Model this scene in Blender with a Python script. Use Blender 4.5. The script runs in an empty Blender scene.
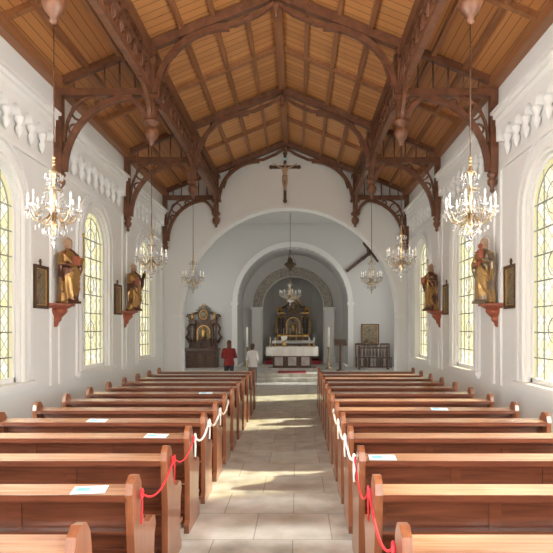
import bpy, math, random
from mathutils import Vector, Matrix
random.seed(4)
pi=math.pi
sc=bpy.context.scene
sc.view_settings.view_transform='Standard'
# ---------------------------------------------------------------- builder
class MB:
    def __init__(s): s.v=[];s.f=[];s.m=[];s.s=[]
    def add(s,vs,fs,mat=0,smooth=False,M=None):
        o=len(s.v)
        for p in vs:
            p=Vector(p)
            if M is not None: p=M@p
            s.v.append(tuple(p))
        for f in fs:
            s.f.append([i+o for i in f]);s.m.append(mat);s.s.append(smooth)
    def box(s,x0,x1,y0,y1,z0,z1,mat=0,M=None):
        v=[(x0,y0,z0),(x1,y0,z0),(x1,y1,z0),(x0,y1,z0),(x0,y0,z1),(x1,y0,z1),(x1,y1,z1),(x0,y1,z1)]
        s.add(v,[(0,3,2,1),(4,5,6,7),(0,1,5,4),(1,2,6,5),(2,3,7,6),(3,0,4,7)],mat,False,M)
    def beam(s,p0,p1,w,h,mat=0,side=(0,1,0)):
        s.ribbon([p0,p1],side,w,h,mat)
    def ribbon(s,pts,n,w,h,mat=0,smooth=False):
        n=Vector(n).normalized();pts=[Vector(p) for p in pts];vs=[];fs=[]
        for i,p in enumerate(pts):
            a=pts[max(i-1,0)];b=pts[min(i+1,len(pts)-1)]
            t=(b-a).normalized();q=n.cross(t).normalized()
            for (i1,i2) in ((-1,-1),(1,-1),(1,1),(-1,1)):
                vs.append(p+n*(w/2*i1)+q*(h/2*i2))
        N=len(pts)
        for i in range(N-1):
            for k in range(4):
                k2=(k+1)%4
                fs.append((i*4+k,i*4+k2,(i+1)*4+k2,(i+1)*4+k))
        fs.append((3,2,1,0));fs.append(tuple((N-1)*4+k for k in range(4)))
        s.add(vs,fs,mat,smooth)
    def tube(s,pts,r,n=8,mat=0,smooth=True):
        pts=[Vector(p) for p in pts];N=len(pts)
        if not hasattr(r,'__len__'): r=[r]*N
        vs=[];fs=[];ref=None
        for i,p in enumerate(pts):
            a=pts[max(i-1,0)];b=pts[min(i+1,N-1)]
            t=(b-a).normalized()
            if ref is None:
                ref=Vector((0,0,1)) if abs(t.z)<.9 else Vector((1,0,0))
            u=(ref-t*ref.dot(t)).normalized();w=t.cross(u);ref=u
            for k in range(n):
                an=2*pi*k/n
                vs.append(p+(u*math.cos(an)+w*math.sin(an))*r[i])
        for i in range(N-1):
            for k in range(n):
                k2=(k+1)%n
                fs.append((i*n+k,i*n+k2,(i+1)*n+k2,(i+1)*n+k))
        fs.append(tuple(range(n-1,-1,-1)));fs.append(tuple((N-1)*n+k for k in range(n)))
        s.add(vs,fs,mat,smooth)
    def lathe(s,prof,c=(0,0,0),n=16,mat=0,smooth=True,a0=0,a1=2*pi,sx=1,sy=1):
        full=abs(a1-a0-2*pi)<1e-6;cols=n if full else n+1
        vs=[];fs=[]
        for (r,z) in prof:
            for k in range(cols):
                a=a0+(a1-a0)*k/n
                vs.append((c[0]+r*math.cos(a)*sx,c[1]+r*math.sin(a)*sy,c[2]+z))
        for i in range(len(prof)-1):
            for k in range(n):
                k2=(k+1)%cols
                fs.append((i*cols+k,i*cols+k2,(i+1)*cols+k2,(i+1)*cols+k))
        fs.append(tuple(range(cols-1,-1,-1)));fs.append(tuple((len(prof)-1)*cols+k for k in range(cols)))
        s.add(vs,fs,mat,smooth)
    def ball(s,c,r,n=10,m=7,mat=0,M=None,smooth=True):
        if not hasattr(r,'__len__'): r=(r,r,r)
        vs=[(c[0],c[1],c[2]-r[2])]
        for j in range(1,m):
            ph=-pi/2+pi*j/m
            for k in range(n):
                a=2*pi*k/n
                vs.append((c[0]+r[0]*math.cos(ph)*math.cos(a),c[1]+r[1]*math.cos(ph)*math.sin(a),c[2]+r[2]*math.sin(ph)))
        vs.append((c[0],c[1],c[2]+r[2]));fs=[]
        for k in range(n): fs.append((0,1+(k+1)%n,1+k))
        for j in range(m-2):
            for k in range(n):
                k2=(k+1)%n
                fs.append((1+j*n+k,1+j*n+k2,1+(j+1)*n+k2,1+(j+1)*n+k))
        L=len(vs)-1;b=1+(m-2)*n
        for k in range(n): fs.append((L,b+k,b+(k+1)%n))
        s.add(vs,fs,mat,smooth,M)
    def gem(s,c,r,h,mat=0):
        x,y,z=c
        s.add([(x,y,z-h),(x+r,y,z),(x,y+r,z),(x-r,y,z),(x,y-r,z),(x,y,z+h*.6)],
              [(0,2,1),(0,3,2),(0,4,3),(0,1,4),(5,1,2),(5,2,3),(5,3,4),(5,4,1)],mat)
    def prism(s,poly,vec,mat=0):
        n=len(poly);vec=Vector(vec)
        vs=[Vector(p) for p in poly]+[Vector(p)+vec for p in poly]
        fs=[tuple(range(n-1,-1,-1)),tuple(range(n,2*n))]+[(i,(i+1)%n,n+(i+1)%n,n+i) for i in range(n)]
        s.add(vs,fs,mat)
    def loft(s,secs,n=24,mat=0,fold=0,nf=7):
        vs=[];fs=[]
        for (z,rx,ry,cx,cy) in secs:
            for k in range(n):
                a=2*pi*k/n
                q=1+fold*math.sin(nf*a+z*5)*max(0,1-z/ (secs[-1][0]*.75))
                vs.append((cx+rx*q*math.cos(a),cy+ry*q*math.sin(a),z))
        for i in range(len(secs)-1):
            for k in range(n):
                k2=(k+1)%n
                fs.append((i*n+k,i*n+k2,(i+1)*n+k2,(i+1)*n+k))
        fs.append(tuple(range(n-1,-1,-1)));fs.append(tuple((len(secs)-1)*n+k for k in range(n)))
        s.add(vs,fs,mat,True)
    def mesh(s,name,mats):
        me=bpy.data.meshes.new(name)
        me.from_pydata(s.v,[],s.f)
        for i,p in enumerate(me.polygons):
            p.material_index=s.m[i];p.use_smooth=s.s[i]
        for m in mats: me.materials.append(m)
        me.update();return me
    def obj(s,name,mats,parent=None,loc=(0,0,0),rz=0):
        return put(s.mesh(name,mats),name,loc,rz,parent)
def put(me,name,loc=(0,0,0),rz=0,parent=None):
    o=bpy.data.objects.new(name,me);sc.collection.objects.link(o)
    o.location=loc;o.rotation_euler=(0,0,rz)
    if parent: o.parent=parent
    return o
def empty(name,loc=(0,0,0),rz=0):
    o=bpy.data.objects.new(name,None);sc.collection.objects.link(o);o.location=loc;o.rotation_euler=(0,0,rz);o.empty_display_size=.2
    return o
def fuse(o,vox=.012,sm=4):
    m=o.modifiers.new('r','REMESH');m.mode='VOXEL';m.voxel_size=vox;m.use_smooth_shade=True
    m=o.modifiers.new('s','SMOOTH');m.factor=.5;m.iterations=sm

# ---------------------------------------------------------------- materials
def new(name):
    m=bpy.data.materials.new(name);m.use_nodes=True
    nt=m.node_tree;return m,nt,nt.nodes['Principled BSDF']
def N(nt,t,**k):
    n=nt.nodes.new(t)
    for a,b in k.items(): setattr(n,a,b)
    return n
def simple(name,col,rough=.5,metal=0,bump=0,bs=20,trans=0,emis=0,ecol=None,var=0):
    m,nt,b=new(name)
    b.inputs['Base Color'].default_value=(*col,1);b.inputs['Roughness'].default_value=rough
    b.inputs['Metallic'].default_value=metal;b.inputs['Transmission Weight'].default_value=trans
    if emis:
        b.inputs['Emission Color'].default_value=(*(ecol or col),1);b.inputs['Emission Strength'].default_value=emis
    tc=N(nt,'ShaderNodeTexCoord');no=N(nt,'ShaderNodeTexNoise');no.inputs['Scale'].default_value=bs
    nt.links.new(tc.outputs['Object'],no.inputs['Vector'])
    if bump:
        bp=N(nt,'ShaderNodeBump');bp.inputs['Strength'].default_value=bump;bp.inputs['Distance'].default_value=.02
        nt.links.new(no.outputs['Fac'],bp.inputs['Height']);nt.links.new(bp.outputs['Normal'],b.inputs['Normal'])
    if var:
        mx=N(nt,'ShaderNodeMixRGB');mx.inputs[1].default_value=(*[c*(1-var) for c in col],1);mx.inputs[2].default_value=(*[min(1,c*(1+var)) for c in col],1)
        nt.links.new(no.outputs['Fac'],mx.inputs[0]);nt.links.new(mx.outputs[0],b.inputs['Base Color'])
    return m
def wood(name,c1,c2,scale=(2,30,30),rough=.4,coat=0):
    m,nt,b=new(name)
    tc=N(nt,'ShaderNodeTexCoord');mp=N(nt,'ShaderNodeMapping');mp.inputs['Scale'].default_value=scale
    no=N(nt,'ShaderNodeTexNoise');no.inputs['Scale'].default_value=1;no.inputs['Detail'].default_value=6;no.inputs['Distortion'].default_value=.6
    cr=N(nt,'ShaderNodeValToRGB');cr.color_ramp.elements[0].color=(*c1,1);cr.color_ramp.elements[1].color=(*c2,1)
    cr.color_ramp.elements[0].position=.3;cr.color_ramp.elements[1].position=.7
    nt.links.new(tc.outputs['Object'],mp.inputs[0]);nt.links.new(mp.outputs[0],no.inputs['Vector'])
    nt.links.new(no.outputs['Fac'],cr.inputs[0]);nt.links.new(cr.outputs[0],b.inputs['Base Color'])
    b.inputs['Roughness'].default_value=rough;b.inputs['Coat Weight'].default_value=coat;b.inputs['Coat Roughness'].default_value=.15
    return m
def boards(name,c1,c2,axis,width,rough=.45):
    m,nt,b=new(name)
    tc=N(nt,'ShaderNodeTexCoord');sp=N(nt,'ShaderNodeSeparateXYZ');nt.links.new(tc.outputs['Object'],sp.inputs[0])
    dv=N(nt,'ShaderNodeMath',operation='DIVIDE');dv.inputs[1].default_value=width;nt.links.new(sp.outputs[axis],dv.inputs[0])
    fl=N(nt,'ShaderNodeMath',operation='FLOOR');nt.links.new(dv.outputs[0],fl.inputs[0])
    fr=N(nt,'ShaderNodeMath',operation='FRACT');nt.links.new(dv.outputs[0],fr.inputs[0])
    wn=N(nt,'ShaderNodeTexWhiteNoise',noise_dimensions='1D');nt.links.new(fl.outputs[0],wn.inputs['W'])
    mp=N(nt,'ShaderNodeMapping');s=[25,25,25];s[1 if axis==0 else 0]=1.5;mp.inputs['Scale'].default_value=s
    nt.links.new(tc.outputs['Object'],mp.inputs[0])
    no=N(nt,'ShaderNodeTexNoise');no.inputs['Scale'].default_value=1;no.inputs['Detail'].default_value=5;nt.links.new(mp.outputs[0],no.inputs['Vector'])
    ad=N(nt,'ShaderNodeMath',operation='ADD');nt.links.new(wn.outputs[0],ad.inputs[0]);nt.links.new(no.outputs['Fac'],ad.inputs[1])
    ml=N(nt,'ShaderNodeMath',operation='MULTIPLY');ml.inputs[1].default_value=.5;nt.links.new(ad.outputs[0],ml.inputs[0])
    mx=N(nt,'ShaderNodeMixRGB');mx.inputs[1].default_value=(*c1,1);mx.inputs[2].default_value=(*c2,1);nt.links.new(ml.outputs[0],mx.inputs[0])
    gt=N(nt,'ShaderNodeMath',operation='LESS_THAN');gt.inputs[1].default_value=.09;nt.links.new(fr.outputs[0],gt.inputs[0])
    m2=N(nt,'ShaderNodeMixRGB');m2.inputs[2].default_value=(*[c*.4 for c in c1],1);nt.links.new(gt.outputs[0],m2.inputs[0]);nt.links.new(mx.outputs[0],m2.inputs[1])
    nt.links.new(m2.outputs[0],b.inputs['Base Color']);b.inputs['Roughness'].default_value=rough
    return m
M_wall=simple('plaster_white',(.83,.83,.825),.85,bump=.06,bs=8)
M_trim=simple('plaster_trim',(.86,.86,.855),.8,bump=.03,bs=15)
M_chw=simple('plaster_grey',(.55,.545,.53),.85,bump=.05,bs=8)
M_ceilS=boards('ceiling_boards_side',(.42,.17,.055),(.60,.28,.10),0,.15)
M_ceilC=boards('ceiling_boards_centre',(.47,.20,.065),(.70,.34,.12),1,.22)
M_truss=wood('truss_wood',(.11,.042,.021),(.21,.085,.042),(6,6,6),.4)
M_rib=wood('rib_wood',(.25,.10,.04),(.37,.16,.065),(12,1,12),.45)
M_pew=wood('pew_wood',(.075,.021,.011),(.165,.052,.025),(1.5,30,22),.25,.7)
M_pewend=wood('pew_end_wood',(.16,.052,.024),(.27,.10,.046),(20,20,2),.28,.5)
M_pewlit=wood('pew_top_wood',(.33,.16,.088),(.52,.30,.18),(1.5,30,22),.25,1.0)  # paler copy of the pew wood: window sheen on ledges and seats painted in
M_dark=wood('dark_carved_wood',(.045,.02,.012),(.12,.06,.03),(8,8,8),.4)
M_gold=simple('gilding',(.62,.38,.12),.38,.85,bump=.3,bs=30)
M_brass=simple('brass',(.55,.42,.25),.3,1)
M_cryst=simple('crystal',(.90,.91,.93),.06,.0,trans=.6)
M_candle=simple('candle_wax',(.93,.91,.85),.5)
M_red=simple('red_cord',(.6,.02,.03),.6)
M_white=simple('white_cord',(.80,.79,.75),.7)
M_cloth=simple('altar_linen',(.88,.88,.86),.8,bump=.2,bs=10)
M_corb=wood('corbel_wood',(.30,.075,.04),(.42,.13,.07),(6,6,6),.5)
M_iron=simple('window_lead',(.34,.34,.30),.6)
M_paper=simple('paper_label',(.62,.84,.92),.7)
M_blue=simple('label_blue',(.15,.5,.8),.6)
M_skin=simple('skin',(.72,.45,.34),.55)
M_carpet=simple('red_carpet',(.28,.03,.035),.95,bump=.4,bs=80)
M_marble=simple('altar_marble',(.5,.46,.44),.25,bs=6,var=.35)
M_dmarble=simple('dark_marble',(.10,.06,.045),.25,bs=9,var=.5)

def floor_mat():
    m,nt,b=new('stone_slabs')
    tc=N(nt,'ShaderNodeTexCoord');br=N(nt,'ShaderNodeTexBrick')
    br.inputs['Scale'].default_value=1;br.inputs['Brick Width'].default_value=.75;br.inputs['Row Height'].default_value=.75
    br.inputs['Mortar Size'].default_value=.006;br.inputs['Color1'].default_value=(.60,.59,.54,1);br.inputs['Color2'].default_value=(.48,.47,.435,1)
    br.inputs['Mortar'].default_value=(.28,.27,.245,1)
    nt.links.new(tc.outputs['Object'],br.inputs['Vector'])
    no=N(nt,'ShaderNodeTexNoise');no.inputs['Scale'].default_value=3.5;no.inputs['Detail'].default_value=8;nt.links.new(tc.outputs['Object'],no.inputs['Vector'])
    mx=N(nt,'ShaderNodeMixRGB',blend_type='OVERLAY');mx.inputs[0].default_value=.7
    nt.links.new(br.outputs['Color'],mx.inputs[1]);nt.links.new(no.outputs['Fac'],mx.inputs[2]);nt.links.new(mx.outputs[0],b.inputs['Base Color'])
    b.inputs['Roughness'].default_value=.33
    bp=N(nt,'ShaderNodeBump');bp.inputs['Strength'].default_value=.12;bp.inputs['Distance'].default_value=.01;nt.links.new(no.outputs['Fac'],bp.inputs['Height']);nt.links.new(bp.outputs[0],b.inputs['Normal'])
    return m
M_floor=floor_mat()
def glass_mat(name,strength,ax,fac=.75,white=False):
    m=bpy.data.materials.new(name);m.use_nodes=True;nt=m.node_tree;nt.nodes.clear()
    tc=N(nt,'ShaderNodeTexCoord');sp=N(nt,'ShaderNodeSeparateXYZ');cb=N(nt,'ShaderNodeCombineXYZ')
    nt.links.new(tc.outputs['Object'],sp.inputs[0]);nt.links.new(sp.outputs[ax],cb.inputs[0]);nt.links.new(sp.outputs[2],cb.inputs[1])
    mp=N(nt,'ShaderNodeMapping');mp.inputs['Rotation'].default_value=(0,0,pi/4);nt.links.new(cb.outputs[0],mp.inputs[0])
    br=N(nt,'ShaderNodeTexBrick');br.offset=0;br.inputs['Scale'].default_value=1;br.inputs['Brick Width'].default_value=.19;br.inputs['Row Height'].default_value=.19
    br.inputs['Mortar Size'].default_value=.010;br.inputs['Color1'].default_value=(1,.97,.82,1) if not white else (1,.985,.955,1)
    br.inputs['Color2'].default_value=(.90,.80,.42,1) if not white else (.98,.965,.935,1)
    br.inputs['Mortar'].default_value=(.46,.44,.30,1);nt.links.new(mp.outputs[0],br.inputs['Vector'])
    em=N(nt,'ShaderNodeEmission');em.inputs['Strength'].default_value=strength;nt.links.new(br.outputs['Color'],em.inputs[0])
    tr=N(nt,'ShaderNodeBsdfTransparent');nt.links.new(br.outputs['Color'],tr.inputs[0])
    mx=N(nt,'ShaderNodeMixShader');mx.inputs[0].default_value=fac
    nt.links.new(tr.outputs[0],mx.inputs[1]);nt.links.new(em.outputs[0],mx.inputs[2])
    o=N(nt,'ShaderNodeOutputMaterial');nt.links.new(mx.outputs[0],o.inputs[0]);return m
M_glass=glass_mat('leaded_glass',1.3,1)
M_fillS=glass_mat('leaded_glass_bright',54,1,white=True)  # boosted glow for out-of-view side windows, added as fill for the nave
M_fillR=glass_mat('leaded_glass_rear',18,0,white=True)  # glow behind the camera, added to fill surfaces facing it
M_fillT=glass_mat('leaded_glass_transept',11,1,white=True)  # unseen glowing panes, added to light the chancel
def emis_glass(name,col,st):
    m=bpy.data.materials.new(name);m.use_nodes=True;nt=m.node_tree;nt.nodes.clear()
    em=N(nt,'ShaderNodeEmission');em.inputs[0].default_value=(*col,1);em.inputs[1].default_value=st
    o=N(nt,'ShaderNodeOutputMaterial');nt.links.new(em.outputs[0],o.inputs[0]);return m
M_border=emis_glass('border_glass',(.84,.76,.42),1.1)
M_bulb=simple('frosted_bulb',(.95,.93,.88),.3,emis=.6,ecol=(1,.9,.75))
def painting(name,cols,scale=5):
    m,nt,b=new(name)
    tc=N(nt,'ShaderNodeTexCoord');no=N(nt,'ShaderNodeTexNoise');no.inputs['Scale'].default_value=scale;no.inputs['Detail'].default_value=4;no.inputs['Distortion'].default_value=1
    nt.links.new(tc.outputs['Object'],no.inputs['Vector']);cr=N(nt,'ShaderNodeValToRGB');r=cr.color_ramp
    r.elements[0].color=(*cols[0],1);r.elements[0].position=.3;r.elements[1].color=(*cols[-1],1);r.elements[1].position=.7
    for i,c in enumerate(cols[1:-1]):
        e=r.elements.new(.3+.4*(i+1)/(len(cols)-1));e.color=(*c,1)
    nt.links.new(no.outputs['Fac'],cr.inputs[0]);nt.links.new(cr.outputs[0],b.inputs['Base Color']);b.inputs['Roughness'].default_value=.4;return m
M_paint=painting('oil_painting',[(.04,.03,.02),(.16,.09,.04),(.25,.2,.11),(.08,.09,.08),(.35,.2,.12)],6)
M_orn=painting('painted_ornament',[(.16,.12,.09),(.40,.34,.26),(.13,.14,.15),(.45,.32,.2)],9)

# ---------------------------------------------------------------- shell
HW=4.38; YB=-7.0; YE=19.9; ZW=6.93; APEX=8.75; SL=(APEX-ZW)/HW
def arcpts(uc,r,zs,n=20,a0=pi,a1=0):
    return [(uc+r*math.cos(a0+(a1-a0)*i/n),zs+r*math.sin(a0+(a1-a0)*i/n)) for i in range(n+1)]
def wall(name,mapf,u0,u1,z0,ztop,ops,depth,mat,back=True):
    mb=MB()
    zt=ztop if callable(ztop) else (lambda u:ztop)
    def quad(ps,d): mb.add([mapf(u,z,d) for u,z in ps],[(0,1,2,3)])
    for d in ((0,depth) if back else (0,)):
        cur=u0
        for (uc,hw,zb,zs) in ops:
            quad([(cur,z0),(uc-hw,z0),(uc-hw,zt(uc-hw)),(cur,zt(cur))],d)
            if zb>z0: quad([(uc-hw,z0),(uc+hw,z0),(uc+hw,zb),(uc-hw,zb)],d)
            A=arcpts(uc,hw,zs,32)
            for (a,b) in zip(A[:-1],A[1:]): quad([a,b,(b[0],zt(b[0])),(a[0],zt(a[0]))],d)
            cur=uc+hw
        quad([(cur,z0),(u1,z0),(u1,zt(u1)),(cur,zt(cur))],d)
    for (uc,hw,zb,zs) in ops:
        P=[(uc-hw,zb)]+arcpts(uc,hw,zs,32)+[(uc+hw,zb)]
        for a,b in zip(P[:-1],P[1:]):
            mb.add([mapf(*a,0),mapf(*b,0),mapf(*b,depth),mapf(*a,depth)],[(0,1,2,3)])
        if zb>z0: mb.add([mapf(uc-hw,zb,0),mapf(uc+hw,zb,0),mapf(uc+hw,zb,depth),mapf(uc-hw,zb,depth)],[(0,1,2,3)])
    return mb.obj(name,[mat])
def band(mb,mapf,uc,ri,ro,zb,zs,d0,d1,mat=0,n=24):
    I=[(uc-ri,zb)]+arcpts(uc,ri,zs,n)+[(uc+ri,zb)]
    O=[(uc-ro,zb)]+arcpts(uc,ro,zs,n)+[(uc+ro,zb)]
    if zb==zs: I=I[1:-1];O=O[1:-1]
    for i in range(len(I)-1):
        c=[mapf(*I[i],d0),mapf(*I[i+1],d0),mapf(*O[i+1],d0),mapf(*O[i],d0),mapf(*I[i],d1),mapf(*I[i+1],d1),mapf(*O[i+1],d1),mapf(*O[i],d1)]
        mb.add(c,[(0,1,2,3),(7,6,5,4),(0,4,5,1),(3,2,6,7)],mat)
    for e in (0,-1):
        mb.add([mapf(*I[e],d0),mapf(*O[e],d0),mapf(*O[e],d1),mapf(*I[e],d1)],[(0,1,2,3)],mat)
mapL=lambda u,z,d:(-HW-d,u,z)
mapR=lambda u,z,d:(HW+d,u,z)
def mapY(y0): return lambda u,z,d:(u,y0+d,z)
WY=[-4.35,0.02,4.39,8.76,13.13,17.5]
WH=.80; WZB=1.08; WZS=4.0
ops=[(y,WH,WZB,WZS) for y in WY]
wall('wall_left',mapL,YB,YE,0,ZW,ops,.45,M_wall)
wall('wall_right',mapR,YB,YE,0,ZW,ops,.45,M_wall)
gab=lambda u:min(APEX,APEX-SL*abs(u))
def gwall(name,y0,ops,depth,z0=0):
    mb=MB();mapf=mapY(y0)
    us=[-HW-.45,0,HW+.45]
    for o in ops:
        us+= [p[0] for p in arcpts(o[0],o[1],o[3],40)]
    us=sorted(set(round(u,5) for u in us))
    def arch(u,o):
        t=1-((u-o[0])/o[1])**2
        return o[3]+o[1]*math.sqrt(max(0,t))
    for d in (0,depth):
        for a,b in zip(us[:-1],us[1:]):
            mid=(a+b)/2;op=[o for o in ops if abs(mid-o[0])<o[1]]
            za=zb=z0
            if op:
                o=op[0];za=arch(a,o);zb=arch(b,o)
                if o[2]>z0: mb.add([mapf(a,z0,d),mapf(b,z0,d),mapf(b,o[2],d),mapf(a,o[2],d)],[(0,1,2,3)])
            mb.add([mapf(a,za,d),mapf(b,zb,d),mapf(b,gab(b),d),mapf(a,gab(a),d)],[(0,1,2,3)])
    for (uc,hw,zb,zs) in ops:
        P=[(uc-hw,zb)]+arcpts(uc,hw,zs,40)+[(uc+hw,zb)]
        for a,b in zip(P[:-1],P[1:]): mb.add([mapf(*a,0),mapf(*b,0),mapf(*b,depth),mapf(*a,depth)],[(0,1,2,3)])
        if zb>z0: mb.add([mapf(uc-hw,zb,0),mapf(uc+hw,zb,0),mapf(uc+hw,zb,depth),mapf(uc-hw,zb,depth)],[(0,1,2,3)])
    return mb.obj(name,[M_wall])
AC=.12;AR=3.86;AZ=2.5
gwall('wall_chancel_arch',YE,[(AC,AR,0,AZ)],.5)
rearops=[(-2.3,.8,3.2,5.2),(2.3,.8,3.2,5.2),(0,.9,3.6,6.2)]
gwall('wall_rear',YB-.4,sorted(rearops),.4)
mb=MB();mb.box(-HW-.5,HW+.5,YB-.5,YE+.0,-.2,0);mb.obj('floor',[M_floor])

# ceiling
mb=MB()
XS=2.47
def zc(x): return APEX-SL*abs(x)
for sg in (-1,1):
    for (a,b,mi) in ((0,XS,1),(XS,HW+.4,0)):
        ps=[(sg*a,YB-.4,zc(a)),(sg*b,YB-.4,zc(b)),(sg*b,YE+.05,zc(b)),(sg*a,YE+.05,zc(a))]
        mb.prism(ps,(0,0,.12),mi)
    for x in (.62,1.24,1.86,3.1,3.72):
        mb.box(sg*x-.045,sg*x+.045,YB,YE,zc(x)-.09,zc(x)+.01,2)
    mb.box(min(sg*4.2,sg*4.375),max(sg*4.2,sg*4.375),YB,YE,6.74,6.95,2)
mb.box(-.09,.09,YB,YE,APEX-.16,APEX-.01,2)
TY=[-6.55,-2.18,2.19,6.56,10.94,15.31,19.66]
for a,b in zip(TY[:-1],TY[1:]):
    y=(a+b)/2
    for sg in (-1,1):
        mb.beam((sg*4.3,y,zc(4.3)-.05),(0,y,APEX-.05),.1,.12,2)
mb.obj('ceiling',[M_ceilS,M_ceilC,M_rib])

# trusses
mb=MB()
def arcp(x0,z0,dx,dz,n=10,y=0):
    return [(x0+dx*(1-math.cos(t)),y,z0+dz*math.sin(t)) for t in [pi/2*i/n for i in range(n+1)]]
for sg in (-1,1):
    X=lambda x:sg*x
    def bx(x0,x1,y,z0,z1):
        mb.box(min(X(x0),X(x1)),max(X(x0),X(x1)),-y,y,z0,z1)
    bx(4.22,4.36,.08,5.05,6.9)
    mb.lathe([(.01,-.34),(.05,-.30),(.035,-.24),(.09,-.16),(.10,-.10),(.06,-.04),(.1,0),(.1,.04)],(X(4.27),0,5.03),12)
    bx(2.4,4.3,.07,6.60,6.74)
    bx(2.3,2.62,.10,6.52,6.6)
    mb.ribbon(arcp(X(4.19),5.12,-sg*1.35,1.46),(0,1,0),.10,.11)
    mb.ribbon(arcp(X(4.19),5.7,-sg*.6,.9),(0,1,0),.06,.05)
    for (cx,cz,r) in ((3.88,6.3,.17),(4.0,5.95,.1),(3.5,6.48,.08)):
        mb.tube([(X(cx)+r*math.cos(a),0,cz+r*math.sin(a)) for a in [2*pi*i/14 for i in range(15)]],.024,6)
    mb.ribbon(arcp(X(2.58),6.08,sg*.62,.55),(0,1,0),.09,.09)
    bx(2.39,2.55,.08,6.05,7.72)
    mb.lathe([(.01,-.45),(.05,-.42),(.04,-.37),(.11,-.29),(.14,-.20),(.12,-.12),(.07,-.08),(.07,-.05),(.15,0),(.15,.06),(.1,.1)],(X(2.47),0,6.06),14)
    bx(2.34,2.60,.13,6.62,6.72)
    bx(2.34,2.60,.13,7.38,7.48)
    mb.ribbon(arcp(X(2.38),6.55,-sg*1.45,1.42),(0,1,0),.11,.12)
    mb.beam((X(2.47),0,zc(2.47)-.12),(0,0,APEX-.14),.15,.18)
    mb.beam((X(4.3),0,zc(4.3)-.08),(X(2.47),0,zc(2.47)-.1),.12,.14)
    mb.ribbon([(X(1.2),0,zc(1.2)-.26),(X(.8),0,8.02),(X(.35),0,8.22),(0,0,8.46)],(0,1,0),.08,.08)
    for x in (2.8,3.1,3.4,3.7,4.0):
        mb.tube([(X(x),0,6.74),(X(x),0,zc(x)-.12)],.02,6)
    mb.tube([(X(2.2),0,7.0),(X(1.9),0,7.9)],.025,6)
    for d in (-1,1):
        mb.ribbon([(X(2.47),d*(.09+.75*(1-math.cos(t))),6.1+.55*math.sin(t)) for t in [pi/2*i/8 for i in range(9)]],(1,0,0),.07,.08)
        mb.ribbon([(X(2.47),d*(.09+.45*(1-math.cos(t))),6.8+.55*math.sin(t)) for t in [pi/2*i/8 for i in range(9)]],(1,0,0),.06,.06)
mb.lathe([(.01,-.3),(.06,-.22),(.04,-.15),(.09,-.08),(.08,0)],(0,0,8.45),12)
tm=mb.mesh('roof_truss',[M_truss])
for y in TY: put(tm,'roof_truss',(0,y,0))
for sg in (-1,1):
    mb=MB();x=sg*2.47
    mb.box(x-.06,x+.06,YB,YE-.02,6.63,6.76);mb.box(x-.06,x+.06,YB,YE-.02,7.32,7.45);mb.box(x-.04,x+.04,YB,YE-.02,7.45,7.64)
    mb.box(x-.04,x+.04,YB,YE-.02,7.13,7.18)
    y=YB;st=.4
    while y<YE-.3:
        mb.beam((x,y,6.76),(x,y+st,7.13),.03,.04,0,(1,0,0));mb.beam((x,y+st,6.76),(x,y,7.13),.03,.04,0,(1,0,0))
        mb.tube([(x,y,6.75),(x,y,7.32)],.022,6)
        mb.tube([(x,y+st/2,7.15),(x,y+st/2,7.32)],.018,6)
        y+=st
    mb.obj('lattice_girder',[M_truss])

# windows
def window(name,mapf,uc,hw,zb,zs,gm,mould=True,D=.12):
    mb=MB()
    P=[(uc-hw,zb)]+arcpts(uc,hw,zs,24)+[(uc+hw,zb)]
    mb.add([mapf(u,z,D) for u,z in P],[tuple(range(len(P)))],0)
    band(mb,mapf,uc,hw-.17,hw-.07,zb+.09,zs,D-.015,D-.005,3)
    band(mb,mapf,uc,hw-.185,hw-.17,zb+.09,zs,D-.02,D+.005,2)
    band(mb,mapf,uc,hw-.07,hw-.005,zb,zs,D-.05,D+.04,1)
    def bar(u0,u1,z0,z1,mat=2,d0=None,d1=None):
        d0=D-.02 if d0 is None else d0;d1=D+.01 if d1 is None else d1
        a=mapf(u0,z0,d0);c=mapf(u1,z1,d1)
        mb.box(min(a[0],c[0]),max(a[0],c[0]),min(a[1],c[1]),max(a[1],c[1]),z0,z1,mat)
    bar(uc-hw+.005,uc+hw-.005,zb+.002,zb+.08,1,D-.05,D+.04)
    for i in range(1,8):
        z=zb+(zs+.1-zb)*i/7; bar(uc-hw+.03,uc+hw-.03,z-.011,z+.011)
    for u in (-.5,0,.5):
        h=math.sqrt(max(0,hw*hw-(u*hw*.9)**2))
        bar(uc+u*hw*.9-.008,uc+u*hw*.9+.008,zb,zs+h-.03)
    for (cz,r) in ((zs+.1,.26),(zs-.95,.2),(zb+.9,.2)):
        mb.tube([mapf(uc+r*math.cos(a),cz+r*math.sin(a),D-.015) for a in [2*pi*i/20 for i in range(21)]],.009,5,2)
    if mould:
        band(mb,mapf,uc,hw+.05,hw+.17,zb-.0,zs,-.06,.0,1)
        band(mb,mapf,uc,hw+.30,hw+.37,zb-.0,zs,-.05,.0,1)
        bar(uc-hw-.38,uc+hw+.38,zb-.10,zb-.002,1,-.12,0)
        bar(uc-hw-.30,uc+hw+.30,zb-.16,zb-.10,1,-.06,0)
    return mb.obj(name,[gm,M_trim,M_iron,M_border])
i=1
for mp_ in (mapL,mapR):
    for y in WY:
        window('window_%d'%i,mp_,y,WH,WZB,WZS,M_glass if y>5 else M_fillS);i+=1  # side windows out of view glow much stronger, as extra fill
mapB=lambda u,z,d:(u,YB-d,z)
for (u,h,a,b) in rearops: window('window_%d'%i,mapB,u,h,a,b,M_fillR);i+=1  # made-up rear windows, never in view, put in as fill light
mb=MB();mb.box(-.9,-.02,YB+.001,YB+.08,0,2.6);mb.box(.02,.9,YB+.001,YB+.08,0,2.6)
for s in (-1,1):
    for k in range(3): mb.box(s*.46-.3,s*.46+.3,YB+.08,YB+.1,.15+k*.82,.85+k*.82)
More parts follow.
